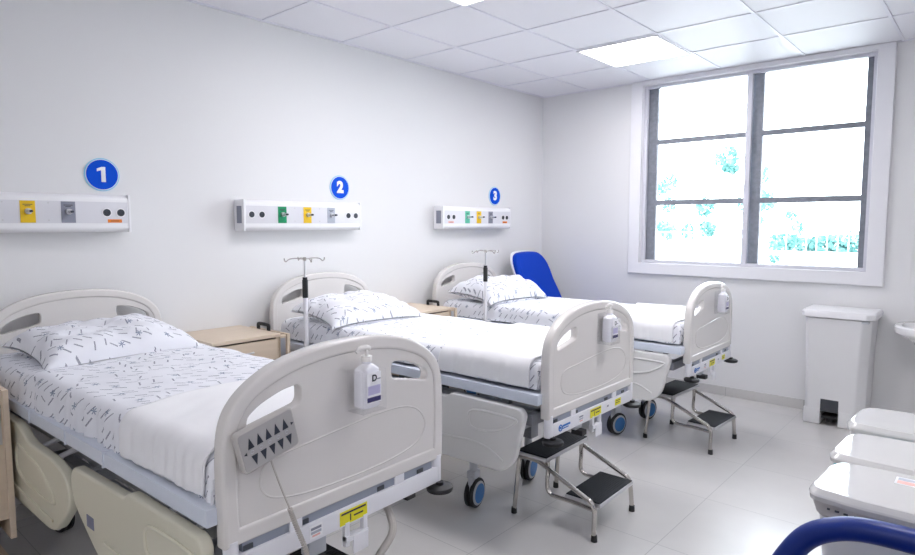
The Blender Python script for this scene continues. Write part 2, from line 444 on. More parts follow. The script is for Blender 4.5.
headwall(3.79, 4.72, 0, 0, 'white gas and socket panel with teal, yellow and grey outlets beside the room corner',
         [('socket', .06, 0), ('socket', .127, 0), ('label', .094, M_pink), ('gas', .305, M_teal), ('gas', .46, M_yellow), ('gas', .625, M_grey), ('socket', .807, 0), ('socket', .865, 0), ('label', .836, M_orange)], True)
for n, y, lab in (('1', 1.257, 'round blue wall sign with a white number 1'), ('2', 2.812, 'round blue wall sign with a white number 2'), ('3', 4.606, 'round blue wall sign with a white number 3')):
    t = thing('bed_number_sign', lab, 'sign', (X0, y, 1.707), group='numbered signs above the beds')
    t2 = MB().cyl((0, 0, 0), (.004, 0, 0), .086, seg=48, m=M_signcyan).cyl((.003, 0, 0), (.0055, 0, 0), .080, seg=48, m=M_white).build('sign_disc', None, t)
    MB().cyl((.005, 0, 0), (.008, 0, 0), .0765, seg=48, m=M_signblue).build('blue_disc', None, t2)
    nb = MB()
    if n == '1': nb.plate([(-.026, .030), (-.026, .016), (-.006, .022), (-.006, -.038), (.015, -.038), (.015, .040), (-.002, .040)], .002, Matrix.Translation((.0095, 0, 0)) @ YZX, bev=.0003, m=M_white)
    else: nb.text(n, .108, Matrix.Translation((.0095, 0, 0)) @ YZX, .001, .006, M_white)
    nb.build('numeral', None, t)

# ------------------------------------------------------------------ beds
B_OUT = [(-.410, .645), (-.412, .78), (-.410, .90), (-.398, .965), (-.372, 1.010), (-.325, 1.050), (-.255, 1.085), (-.165, 1.108), (-.06, 1.119), (.06, 1.119), (.165, 1.108), (.255, 1.085), (.325, 1.050), (.372, 1.010), (.398, .965), (.410, .90), (.412, .78), (.410, .645)]
B_IN = [(-.366, .690), (-.370, .80), (-.366, .93), (-.350, .972), (-.322, 1.005), (-.27, 1.034), (-.19, 1.060), (-.10, 1.074), (0, 1.079), (.10, 1.074), (.19, 1.060), (.27, 1.034), (.322, 1.005), (.350, .972), (.366, .93), (.370, .80), (.366, .690)]
def board_mesh():
    def dens(P, n):  # smooth the sides and crown, keep the two bottom corners square
        Q = smooth_loop(P, n, closed=False); return [tuple(q)[:2] for q in Q]
    out = dens([Vector((a, b, 0)) for a, b in B_OUT], 4); inn = dens([Vector((a, b, 0)) for a, b in B_IN], 4)
    inn = round_poly([inn[0]], 0) + inn[1:] if False else inn
    mb = MB()
    mb.plate(out, .046, Matrix.Translation((-.023, 0, 0)) @ YZX, holes=[inn], bev=.009, res=3)
    big = [((a*1.03), .875+(b-.875)*1.03) for a, b in inn]
    slot = []
    for sg in (-1, 1):
        P = [(sg*.172, .968), (sg*.172, 1.024), (sg*.232, 1.016), (sg*.300, .992), (sg*.338, .965), (sg*.338, .934), (sg*.26, .950)]
        slot.append(round_poly(P, [.02, .02, .02, .03, .02, .018, .05], 4))
    mb.plate(big, .034, Matrix.Translation((-.023, 0, 0)) @ YZX, holes=slot, bev=.004)
    sw = [(-.277, .837), (-.305, .795), (-.295, .755), (-.254, .730), (-.159, .712), (-.008, .706), (.166, .711), (.285, .735), (.325, .785), (.294, .840), (.225, .868), (.114, .872), (-.037, .861), (-.16, .850)]
    loop = smooth_loop([Vector((-.0068, a, b)) for a, b in sw], 5)
    mb.tube(loop, .0035, 6, closed=True)
    loop2 = [Vector((-.0392, p.y, p.z)) for p in loop]; mb.tube(loop2, .0035, 6, closed=True)
    return mb
def rail_mesh(P, R, dip, ridge):
    mb = MB()
    mb.plate(round_poly(P, R, 5), .036, Matrix.Translation((0, .018, 0)) @ XZY, bev=.008, res=3)
    for d, r in ((dip, .0065), (ridge, .0055)):
        if d: mb.tube([Vector((a, -.0005, b)) for a, b in (tuple(v)[:2] for v in smooth_loop([Vector((x, y, 0)) for x, y in d], 5, closed=(d is dip)))], r, 6, closed=(d is dip))
    return mb

def make_bed():
    t = thing('hospital_bed', '', 'hospital bed')
    bd = board_mesh().build('footboard', M_board, t)
    hb = bd.copy(); col.objects.link(hb); hb.name = 'headboard'; hb.parent = t; hb.location = (-2.06, 0, 0)
    # mattress deck: side beams, foot and head cap
    d = MB()
    for s in (-1, 1): d.box(-2.03, -.034, min(s*.44, s*.385), max(s*.44, s*.385), .676, .722, .004)
    d.box(-.09, -.034, -.386, .386, .676, .722, .004).box(-2.03, -1.99, -.386, .386, .676, .722, .004)
    d.box(-2.0, -.07, -.386, .386, .700, .717)
    for s in (-1, 1):
        for x in (-1.62, -1.35, -.98, -.66): d.box(x-.004, x+.004, min(s*.443, s*.38), max(s*.443, s*.38), .672, .7245, .001)
    d.build('mattress_deck', M_frame, t)
    # foot end bar and posts
    def endbar(x, s):
        b = MB().box(min(x-.03*s, x), max(x-.03*s, x), -.385, .385, .565, .620, .004)
        for q in (-1, 1): b.cyl((x-.018*s, q*.388, .564), (x-.018*s, q*.388, .66), .0195)
        for q in (-.2, .2): b.box(min(x-.026*s, x-.004*s), max(x-.026*s, x-.004*s), q-.02, q+.02, .618, .65)
        return b
    endbar(.002, 1).build('end_bar', M_bar, t)
    endbar(-2.104, -1).build('end_bar', M_bar, t)
    for xx in (-.026, -2.094): MB().box(xx, xx+.018, -.36, .36, .619, .645).build('spacer_strip', M_spacer, t)
    for yy in (-.345, -.17, .12, .30): MB().box(-.010, -.005, yy-.014, yy+.014, .623, .636).build('gap_clip', M_darkgrey, t)
    for x in (.006, -2.110):
        for y in (-.386, .386):
            b = MB().lathe([(0, .558), (.034, .558), (.045, .553), (.047, .547), (.045, .538), (.032, .533), (0, .533)], Matrix.Translation((x, y, 0)))
            b.cyl((x, y, .556), (x, y, .568), .014); b.build('bumper', M_black, t)
    # under frame: chassis, lift arms, actuators
    u = MB()
    for s in (-1, 1):
        u.box(-1.85, -.48, s*.19-.025, s*.19+.025, .345, .395, .004)
        u.box(-1.95, -.10, s*.30-.02, s*.30+.02, .56, .61, .004)
        u.tube([(-.62, s*.15, .38), (-1.0, s*.15, .57)], .022); u.tube([(-1.5, s*.15, .38), (-1.88, s*.15, .57)], .022)
        u.box(-.60, -.50, s*.235-.035, s*.235+.035, .255, .36, .006); u.box(-1.90, -1.80, s*.19-.035, s*.19+.035, .255, .36, .006)
    for x in (-.5, -1.83): u.box(x-.03, x+.03, -.22, .22, .345, .395, .004)
    for x in (-.12, -.9, -1.93): u.box(x-.02, x+.02, -.385, .385, .56, .61, .004)
    for x in (-.16, -.95, -1.4, -1.9): u.box(x-.015, x+.015, -.37, .37, .655, .700)
    for s in (-1, 1):
        for x in (-.3, -1.0, -1.7): u.box(x-.02, x+.02, s*.30-.015, s*.30+.015, .61, .68)
    u.build('chassis', M_under, t)
    MB().tube([(-.7, 0, .38), (-1.25, 0, .55)], .035).tube([(-1.25, .08, .6), (-1.8, .08, .66)], .028).build('actuator', M_darkgrey, t)
    MB().box(-1.2, -.95, -.16, .02, .44, .55, .012).build('control_box', M_darkgrey, t)
    MB().cyl((-.11, .16, .56), (-.11, .34, .56), .045).box(-.16, -.06, .17, .33, .56, .60, .004).build('foot_motor', M_ltgrey, t)
    MB().box(-.05, -.012, .245, .285, .535, .562, .003).build('cable_plug', M_black, t)
    # folding latch bracket under the bar
    MB().box(-.012, .004, -.032, -.016, .50, .575, .001).box(-.012, .004, .038, .054, .50, .575, .001).box(-.014, .008, -.032, .054, .515, .532, .001).box(.004, .010, -.006, .052, .473, .528, .002).build('latch_bracket', M_bar, t)
    MB().box(-.06, -.02, -.145, -.085, .50, .575, .003).box(-.05, .01, -.135, -.095, .475, .50, .004, m=M_black).build('pedal_hinge', M_ltgrey, t)
    # side rails (lowered)
    fr = [(-.965, .575), (-.940, .624), (-.60, .630), (-.545, .632), (-.512, .653), (-.115, .652), (-.092, .622), (-.148, .400), (-.212, .342), (-.68, .338), (-.80, .40), (-.945, .50)]
    frR = [.03, .03, .02, .012, .015, .03, .03, .04, .05, .06, .06, .04]
    fdip = [(-.378, .598), (-.15, .602), (-.143, .582), (-.20, .545), (-.27, .520), (-.355, .510), (-.40, .530)]
    fridge = [(-.70, .44), (-.527, .441), (-.408, .45), (-.296, .439), (-.205, .398)]
    hr = [(-1.90, .570), (-1.87, .640), (-1.80, .652), (-1.50, .652), (-1.40, .602), (-1.15, .600), (-1.035, .578), (-.978, .525), (-.985, .462), (-1.125, .340), (-1.195, .322), (-1.70, .330), (-1.82, .40)]
    hrR = [.04, .04, .03, .05, .05, .04, .05, .04, .04, .05, .05, .08, .08]
    hdip = [(-1.50, .57), (-1.36, .55), (-1.25, .53), (-1.14, .47), (-1.13, .44), (-1.25, .43), (-1.42, .44), (-1.52, .48)]
    hridge = [(-1.70, .40), (-1.5, .385), (-1.3, .375), (-1.15, .37)]
    F = rail_mesh(fr, frR, fdip, fridge).build('side_rail', M_rail, t); F.location = (0, -.456, 0)
    MB().box(-.83, -.775, -.0015, .001, .455, .495, .0004).build('rail_sticker', mat('rail_sticker_grey', (.20, .21, .30, 1), .5) if 'rail_sticker_grey' not in MATS else MATS['rail_sticker_grey'], F)
    Hh = rail_mesh(hr, hrR, hdip, hridge).build('side_rail', M_rail, t); Hh.location = (0, -.456, 0)
    for x in (-.42, -.26, -1.38, -1.2):
        MB().tube([(x, -.32, .60), (x, -.385, .585), (x, -.425, .50)], .011).build('rail_bracket', M_bar, t)
    # casters
    def caster(x, y, ang):
        e = bpy.data.objects.new('caster', None); col.objects.link(e); e.parent = t; e.location = (x, y, 0); e.rotation_euler = (0, 0, ang); e.empty_display_size = .05
        MB().box(-.03, .03, -.024, .024, .158, .20, .008).cyl((.0, 0, .165), (.0, 0, .262), .021).box(-.035, .04, -.012, .012, .07, .172, .01).build('fork', M_ltgrey, e)
        T = Matrix.Translation((-.012, 0, .076)) @ Matrix.Rotation(PI/2, 4, 'X')
        w = MB()
        for s in (-1, 1):
            prof = [(.050, s*.014-.010), (.068, s*.014-.011), (.0755, s*.014-.006), (.0755, s*.014+.006), (.068, s*.014+.011), (.050, s*.014+.010)]
            w.lathe(prof+[prof[0]], T, 32)
        w.cyl((-.012, -.02, .076), (-.012, .02, .076), .05)
        wo = w.build('wheel', M_black, e)
        for s in (-1, 1):
            MB().lathe([(0, 0), (.060, 0), (.062, .004), (.057, .008), (0, .0095)], Matrix.Translation((-.012, s*.0215, .076)) @ Matrix.Rotation(-s*PI/2, 4, 'X'), m=M_ltgrey).lathe([(0, .0098), (.05, .0088), (.050, .0094), (0, .0112)], Matrix.Translation((-.012, s*.0215, .076)) @ Matrix.Rotation(-s*PI/2, 4, 'X'), m=M_blue).build('hub_cap', None, wo)
        return e
    caster(-.555, -.238, -1.38); caster(-.54, .228, -1.38); caster(-1.86, -.19, .2); caster(-1.86, .19, -.2)
    # stickers on the foot bar
    def sticker(name, y0, y1, z0, z1, base, lines):
        b = MB().box(.0022, .0030, y0, y1, z0, z1, m=base)
        for (a, bb, zz, hh, mm) in lines: b.box(.0028, .0034, y0+(y1-y0)*a, y0+(y1-y0)*bb, z0+(z1-z0)*(zz-hh/2), z0+(z1-z0)*(zz+hh/2), m=mm)
        return b.build(name, None, t)
    sticker('caution_sticker', -.052, .054, .571, .613, M_yelst, [(.05, .95, .80, .14, M_ink), (.36, .40, .40, .5, M_ink), (.50, .85, .42, .12, M_ink)])
    sticker('yellow_sticker', .20, .262, .578, .610, M_yelst, [(.1, .9, .7, .12, M_ink), (.1, .8, .4, .12, M_ink)])
    sticker('rating_label', -.16, -.115, .575, .612, M_white, [(.1, .9, .75, .2, M_grey), (.1, .9, .45, .2, M_palegrey), (.2, .8, .2, .15, M_pink)])
    sticker('small_sticker', .11, .135, .585, .605, M_white, [(.2, .8, .5, .5, M_grey)])
    lg = MB()
    lg.tube([(.0026, -.318+.013*math.cos(a), .592+.013*math.sin(a)) for a in [PI*2*k/20 for k in range(20)]], .0028, 6, closed=True)
    lg.cyl((.002, -.318, .592), (.003, -.318, .592), .006).box(.002, .003, -.299, -.235, .592, .601).box(.002, .003, -.299, -.25, .583, .588)
    lg.build('maker_logo', M_inkblue, t)
    return t

bed1 = make_bed()
def place_bed(b, x, y, rz, label):
    b.location = (x, y, 0); b.rotation_euler = (0, 0, math.radians(rz)); b['label'] = label
    b['group'] = 'adjustable hospital beds along the left wall'
bed2 = copy_tree(bed1); bed3 = copy_tree(bed1)
place_bed(bed1, -1.42, 1.148, 1.5, 'white adjustable hospital bed nearest the camera, grey remote hooked on its footboard')
place_bed(bed2, -1.42, 2.62, 0, 'white adjustable hospital bed in the middle of the row under sign 2')
place_bed(bed3, -1.395, 4.125, 0, 'white adjustable hospital bed farthest back, next to the window wall')
for ch in list(bed1.children):
    if ch.name.split('.')[0] in ('yellow_sticker', 'small_sticker', 'maker_logo'): bpy.data.objects.remove(ch)
for b, dz, k in ((bed1, -.006, 1), (bed2, -.034, .985), (bed3, -.030, .935)):   # the foot ends sit a little lower on the two farther beds
    for ch in b.children:
        if ch.name.split('.')[0] in ('footboard',) or (ch.name.split('.')[0] in ('bumper', 'spacer_strip', 'gap_clip', 'end_bar', 'caution_sticker', 'yellow_sticker', 'rating_label', 'small_sticker', 'maker_logo', 'latch_bracket') and ch.data.vertices[0].co.x > -1):
            ch.location.z += dz; ch.scale.y = k
for ch in bed1.children:
    if ch.name.split('.')[0] == 'mattress_deck': ch.location.z += .022
for ch in bed3.children:
    if ch.name.split('.')[0] not in ('caster', 'headboard', 'side_rail', 'rail_bracket'): ch.location.z -= .016
for b, dy in ((bed2, -.02), (bed3, -.03)):
    for ch in b.children:
        if ch.name.split('.')[0] == 'headboard': ch.location.y += dy
for ch in bed3.children:
    if ch.name.split('.')[0] == 'caster' and ch.location.x > -1: ch.rotation_euler.z = -1.85
M_cream = mat('cream_plastic', (.68, .655, .53, 1), .3, coat=.15)  # creamier tint for the side rails of the nearest bed
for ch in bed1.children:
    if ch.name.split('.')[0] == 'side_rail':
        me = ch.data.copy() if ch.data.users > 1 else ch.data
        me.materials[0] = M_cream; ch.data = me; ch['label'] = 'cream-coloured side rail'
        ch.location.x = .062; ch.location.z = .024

# ------------------------------------------------------------------ bedding
def cloth_fn(xa, xb, ya, yb, top, botz, rad, sag, seed, ends, wr):
    """returns fn(u,v)->pos and uv: a cloth over a soft box; u along x, v across y. ends: (drop at xa, drop at xb)"""
    drop = top-botz
    Lx0 = ends[0]; Lx1 = ends[1]
    U0, U1 = xa-Lx0, xb+Lx1; V0, V1 = ya-drop, yb+drop
    def fold(c, a, b):  # arc-length coordinate -> (position, drop)
        if c < a+rad:
            d = a+rad-c; q = rad*PI/2
            if d < q: th = d/rad; return a+rad-rad*math.sin(th), rad*(1-math.cos(th)), -1
            return a, rad+(d-q), -1
        if c > b-rad:
            d = c-(b-rad); q = rad*PI/2
            if d < q: th = d/rad; return b-rad+rad*math.sin(th), rad*(1-math.cos(th)), 1
            return b, rad+(d-q), 1
        return c, 0, 0
    def fn(u, v):
        cu = U0+(U1-U0)*u; cv = V0+(V1-V0)*v
        x, dx, sx = fold(cu, xa, xb) if (Lx0 or Lx1) else (cu, 0, 0)
        y, dy, sy = fold(cv, ya, yb)
        z = top - max(dx, dy) if not (dx and dy) else top-math.hypot(dx, dy)*.9
        n1 = noise.noise(Vector((cu*4.5, cv*4.5, seed))); n2 = noise.noise(Vector((cu*13, cv*9, seed+5)))
        n3 = noise.noise(Vector((cu*26, seed*3, seed+9)))
        side = min(1, dy/.05)
        z += (n1*.006+n2*.003)*wr*(1-side)
        y += sy*side*(n3*.010*wr+n1*.007*wr+.004) + sy*side*dy*.06
        x += sx*min(1, dx/.05)*(n2*.006)*wr
        z = max(z, botz)
        return Vector((x, y, z))
    def uvf(u, v): return (U0+(U1-U0)*u, V0+(V1-V0)*v)
    return fn, uvf
def make_bedding(bed, seed, lab, px, py, prot, sheet_lab, pil_lab, drapes):
    L, R = bed.location, bed.rotation_euler.z
    t = thing('mattress', lab, 'mattress', (L.x, L.y, .7225), R, 'mattresses on the hospital beds')
    MB().box(-1.99, -.075, -.375, .375, .0, .118, .03, seg=3).build('mattress_core', M_mattress, t)
    fn, uvf = cloth_fn(-2.015, -.062, -.392, .392, .132, .000 if drapes else .012, .045, 0, seed, (.11, .11), 1.5 if drapes else 1.0)
    MB().grid(fn, 150, 70, uvfn=uvf).build('fitted_sheet', M_print, t, angle=70, recalc=True)
    # plain white folded sheet over the foot half
    fn2, uvf2 = cloth_fn(-.66, -.10, -.400, .400, .139, .008 if drapes else .015, .045, 0, seed+20, (0, 0), .9)
    def fn3(u, v):
        p = fn2(u, v); k = (1-u)
        p.x += k*(-.13*max(0, v-.2) + .03*math.sin(v*9+seed)+.05) - (.0 if v > .15 else .0)
        p.z += .010*math.exp(-((u)/.02)**2)*0
        p.z += .012*math.exp(-((u-.55)/.12)**2)*math.sin(v*PI)
        return p
    s = MB().grid(fn3, 70, 70, uvfn=uvf2).build('folded_sheet', M_plainsheet, None, angle=70)
    s.location = (L.x, L.y, .7225); s.rotation_euler = (0, 0, R)
    so = s.modifiers.new('thickness', 'SOLIDIFY'); so.thickness = .006; so.offset = 1
    tag(s, sheet_lab, 'sheet', 'plain white sheets folded over the foot ends')
    # pillow
    hw, hd = .335, .235; nn = 44
    pb = MB()
    def pil(sgn, th):
        def f(u, v):
            a = u*2-1; b = v*2-1
            e = max(0, (1-abs(a)**3.6))**.5*max(0, (1-abs(b)**3.6))**.5
            pin = 1-.085*(1-abs(b)**2)*abs(a)**3*1.0; pin2 = 1-.09*(1-abs(a)**2)*abs(b)**3
            y = a*hw*pin*(1+.03*abs(b)**6); x = b*hd*pin2*(1+.03*abs(a)**6)
            n = noise.noise(Vector((x*7+seed, y*7, sgn*2.)))*.026+noise.noise(Vector((x*16, y*11+seed, sgn*3.)))*.022
            rid = .014*(abs(math.sin((a*1.0+b*.5)*5.0+seed))-.5)*(abs(a)**1.2)
            z = sgn*(e*(th+(n+rid if sgn > 0 else n*.3)) + .003) - .016*(abs(a)*abs(b))**4
            return Vector((x, y, z))
        return f
    pb.grid(pil(1, .098), nn, nn, uvfn=lambda u, v: (v*.5+seed, u*.7))
    pb.grid(pil(-1, .036), nn, nn, uvfn=lambda u, v: (v*.5+seed, u*.7+.9))
    po = pb.build('pillow', M_print, None, angle=75)
    bmn = bmesh.new(); bmn.from_mesh(po.data); bmesh.ops.remove_doubles(bmn, verts=bmn.verts, dist=.0065 if False else .002); bmn.to_mesh(po.data); bmn.free()
    c, s_ = math.cos(R), math.sin(R)
    po.location = (L.x+px*c-py*s_, L.y+px*s_+py*c, .7225+.132+.040)
    po.rotation_euler = (0, math.radians(7), R+math.radians(prot))
    tag(po, pil_lab, 'pillow', 'pillows in printed cases')
make_bedding(bed1, 1.3, 'mattress in a printed sheet on the bed nearest the camera', -1.67, -.03, 2,
             'plain white sheet draped over the foot end of the nearest bed', 'rumpled printed pillow at the head of the nearest bed', True)
make_bedding(bed2, 4.7, 'mattress in a printed sheet on the middle bed', -1.63, -.085, -5,
             'plain white sheet draped over the foot end of the middle bed', 'rumpled printed pillow behind the drip pole on the middle bed', False)
make_bedding(bed3, 8.2, 'mattress in a printed sheet on the farthest bed', -1.64, -.10, -5,
             'plain white sheet draped over the foot end of the farthest bed', 'rumpled printed pillow in front of the blue chair on the farthest bed', False)

# ------------------------------------------------------------------ hand control on bed 1, hose
def bl(bed, x, y, z):
    R = bed.rotation_euler.z; return Vector((bed.location.x+x*math.cos(R)-y*math.sin(R), bed.location.y+x*math.sin(R)+y*math.cos(R), z))
R1z = bed1.rotation_euler.z
t = thing('bed_remote', 'grey bed remote with triangular buttons hooked over the nearest footboard', 'remote control', bl(bed1, .003, -.297, .899), R1z)
rt = bpy.data.objects.new('remote_body', None)
a = math.radians(13.5); RM = Matrix.Rotation(a, 4, 'X')
bpy.data.objects.remove(rt)
MB().plate(round_poly(rect(-.085, .085, -.056, .056), .014, 5), .022, RM @ Matrix.Translation((.013, 0, 0)) @ YZX, bev=.004).build('remote_body', M_pend, t)
fp = MB().plate(round_poly(rect(-.080, .080, -.051, .051), .011, 4), .002, RM @ Matrix.Translation((.0245, 0, 0)) @ YZX, bev=.0004).build('remote_face', M_pendface, t)
for k in range(5):
    yy = -.052+k*.026
    MB().plate([(yy-.009, .006), (yy+.009, .006), (yy, .034)], .0016, RM @ Matrix.Translation((.026, 0, 0)) @ YZX, bev=.0003).build('up_button', M_ink, fp)
    MB().plate([(yy-.009+.004, -.014), (yy+.009+.004, -.014), (yy+.004, -.042)], .0016, RM @ Matrix.Translation((.026, 0, 0)) @ YZX, bev=.0003).build('down_button', M_ink, fp)
    rg = MB().tube([RM @ Vector((.0258, yy+.0045*math.cos(q*PI/6), -.004+.0045*math.sin(q*PI/6))) for q in range(12)], .0007, 5, closed=True).build('indicator_ring', M_ltgrey, fp)
for tri in ([(-.075, -.003), (-.067, .001), (-.067, -.007)], [(.078, .012), (.070, .016), (.070, .008)]):
    MB().plate(tri, .0016, RM @ Matrix.Translation((.026, 0, 0)) @ YZX, bev=.0003).build('arrow_mark', M_ink, fp)
MB().tube(smooth_loop([(.006, .02, .02), (-.02, .02, .024), (-.050, .02, .024), (-.056, .02, .0)], 5, closed=False), .005, 8).build('hook', M_pend, t)
cp = smooth_loop([(.012, .012, -.058), (.016, .020, -.09), (.016, .045, -.16), (.018, .062, -.205)], 6, closed=False)
cb = MB().tube(cp, .0028, 8)
N = 520; base = [Vector((.018, .062, -.205)), Vector((.022, .078, -.26)), Vector((.020, .108, -.34)), Vector((.0, .14, -.44)), Vector((-.06, .18, -.52)), Vector((-.16, .2, -.50)), Vector((-.24, .2, -.42))]
bp_ = smooth_loop(base, 20, closed=False); M_ = len(bp_)-1; hel = []
for i in range(N):
    f_ = i/(N-1)*M_; k = min(int(f_), M_-1); p = bp_[k].lerp(bp_[k+1], f_-k); tg = (bp_[min(k+2, M_)]-bp_[max(k-1, 0)]).normalized()
    u_ = tg.cross(Vector((1, 0, 0))); u_ = u_.normalized() if u_.length > .1 else Vector((0, 1, 0)); w_ = tg.cross(u_)
    an = i*.75; hel.append(p+(u_*math.cos(an)+w_*math.sin(an))*.0055)
cb.tube(hel, .0022, 5); cb.build('coiled_cable', M_cable, t)
h_ = MB().tube(smooth_loop([(-.10, .20, .56), (-.03, .185, .50), (.0, .16, .46), (-.01, .11, .40), (-.03, .06, .30), (-.14, .0, .2), (-.35, -.05, .19)], 8, closed=False), .013, 10)
ho = h_.build('power_hose', M_cable, bed1)

# ------------------------------------------------------------------ soap dispensers
def make_soap():
    t = thing('soap_dispenser', '', 'soap dispenser')
    b = MB()
    # bottle: flattened rounded body; local origin at the bottom centre, back at x = 0.008
    P = lambda z, sx, sy: None
    rings = [(0, .026, .036), (.006, .030, .042), (.03, .031, .043), (.105, .030, .042), (.128, .028, .040), (.140, .021, .028), (.146, .015, .015), (.158, .0145, .0145)]
    bm = b.bm; R_ = []
    for z, ax, ay in rings:
        r = []
        for k in range(32):
            an = 2*PI*k/32; cx_, sy_ = math.cos(an), math.sin(an); e = .6 if z < .13 else 1
            r.append(bm.verts.new((.042+ax*math.copysign(abs(cx_)**e, cx_), ay*math.copysign(abs(sy_)**e, sy_), z+.012)))
        R_.append(r)
    for q, r in zip(R_, R_[1:]):
        for k in range(32): bm.faces.new((q[k], q[(k+1) % 32], r[(k+1) % 32], r[k]))
    bm.faces.new(list(reversed(R_[0]))); bm.faces.new(R_[-1])
    b.build('bottle', M_bottle, t)
    p = MB().cyl((.042, 0, .166), (.042, 0, .184), .0175).cyl((.042, 0, .184), (.042, 0, .205), .006)
    p.tube(smooth_loop([(.042, .012, .206), (.042, -.004, .213), (.042, -.03, .210), (.042, -.044, .200)], 4, closed=False), [.009]*9+[.007, .006, .005, .005], 10)
    p.build('pump', M_pump, t)
    l = MB().box(.0735, .0745, -.030, .034, .030, .132, .0003).build('bottle_label', mat('label_white', (.86, .86, .9, 1), .35) if 'label_white' not in MATS else MATS['label_white'], t)
    MB().box(.0742, .0750, -.028, .032, .034, .050, m=M_purple).box(.0742, .0748, -.024, .03, .058, .088, m=M_lilac).build('label_band', None, l)
    MB().text('D', .034, Matrix.Translation((.0752, .000, .116)) @ YZX, .0003, .001, M_ink).text('Clean', .011, Matrix.Translation((.0752, .0215, .112)) @ YZX, .0002, 0, M_grey).build('label_text', None, l) if False else MB().text('D', .030, Matrix.Translation((.0752, .004, .112)) @ YZX, .0003, .001, M_ink).box(.0745, .0750, .016, .032, .106, .110, m=M_grey).build('label_text', None, l)
    # clear holder: back plate, front tray
    h = MB().box(.000, .003, -.058, .058, .0, .165, .001)
    h.box(.003, .080, -.052, -.049, .0, .14, .001).box(.003, .080, .049, .052, .0, .14, .001).box(.078, .081, -.052, .052, .0, .10, .001).box(.003, .078, -.05, .05, .0, .003)
    h.build('clear_holder', M_acryl, t)
    return t
sp1 = make_soap(); sp2 = copy_tree(sp1); sp3 = copy_tree(sp1)
for o in bpy.data.objects:
    if o.parent is None and o.get('category') in ('mattress', 'sheet') and 'nearest' in o['label'] or o.parent is None and 'camera' in o.get('label', '') and o.get('category') == 'mattress':
        o.location.z += .022; o.scale.z = .93; o.rotation_euler.z += math.radians(.8)
    if o.parent is None and o.get('category') in ('mattress', 'sheet', 'pillow') and 'farthest' in o['label']:
        o.location.z -= .018
        if o['category'] == 'pillow': o.scale.z = 1.25; o.location.x -= .04; o.location.z += .012
for s_, bed, y, z, lab in ((sp1, bed1, .028, .905, 'pump soap bottle in a clear holder on the nearest footboard'),
                        (sp2, bed2, .055, .885, 'pump soap bottle in a clear holder on the middle footboard'),
                        (sp3, bed3, .055, .868, 'pump soap bottle in a clear holder on the farthest footboard')):
    s_.scale = (.88, .88, .88); s_.location = bl(bed, .001, y, z); s_.rotation_euler = (0, 0, bed.rotation_euler.z); s_['label'] = lab; s_['group'] = 'soap dispensers on the footboards'

# ------------------------------------------------------------------ drip poles
def make_pole():
    t = thing('drip_pole', '', 'drip pole', group='drip poles at the bed heads')
    MB().cyl((0, 0, 0), (0, 0, .43), .0135).build('lower_tube', M_bar, t)
    MB().cyl((0, 0, .43), (0, 0, .535), .0165).cyl((0, 0, .535), (0, 0, .55), .014).build('grip', M_black, t)
    MB().cyl((0, 0, .53), (0, 0, .665), .006).build('upper_rod', M_steel, t)
    h = MB()
    for k in range(4):
        an = PI/4+k*PI/2 + .5
        c, s = math.cos(an), math.sin(an)
        path = [(0, 0, .655), (.05, 0, .662), (.09, 0, .658), (.108, 0, .645), (.118, 0, .650), (.120, 0, .664)]
        h.tube(smooth_loop([(p*c, p*s, z) for p, _, z in path], 4, closed=False), .0035, 8)
    h.cyl((0, 0, .645), (0, 0, .668), .009); h.build('hook_arm', M_chrome, t)
    MB().box(-.02, .02, -.012, .04, .10, .135, .003).build('clamp', M_bar, t)
    return t
dp = make_pole(); dp2 = copy_tree(dp)
dp.location = (-3.06, 2.145, .590); dp['label'] = 'steel drip pole with black grip on the near side of the middle bed'
dp2.location = (-2.91, 3.645, .590); dp2['label'] = 'steel drip pole with black grip on the near side of the farthest bed'

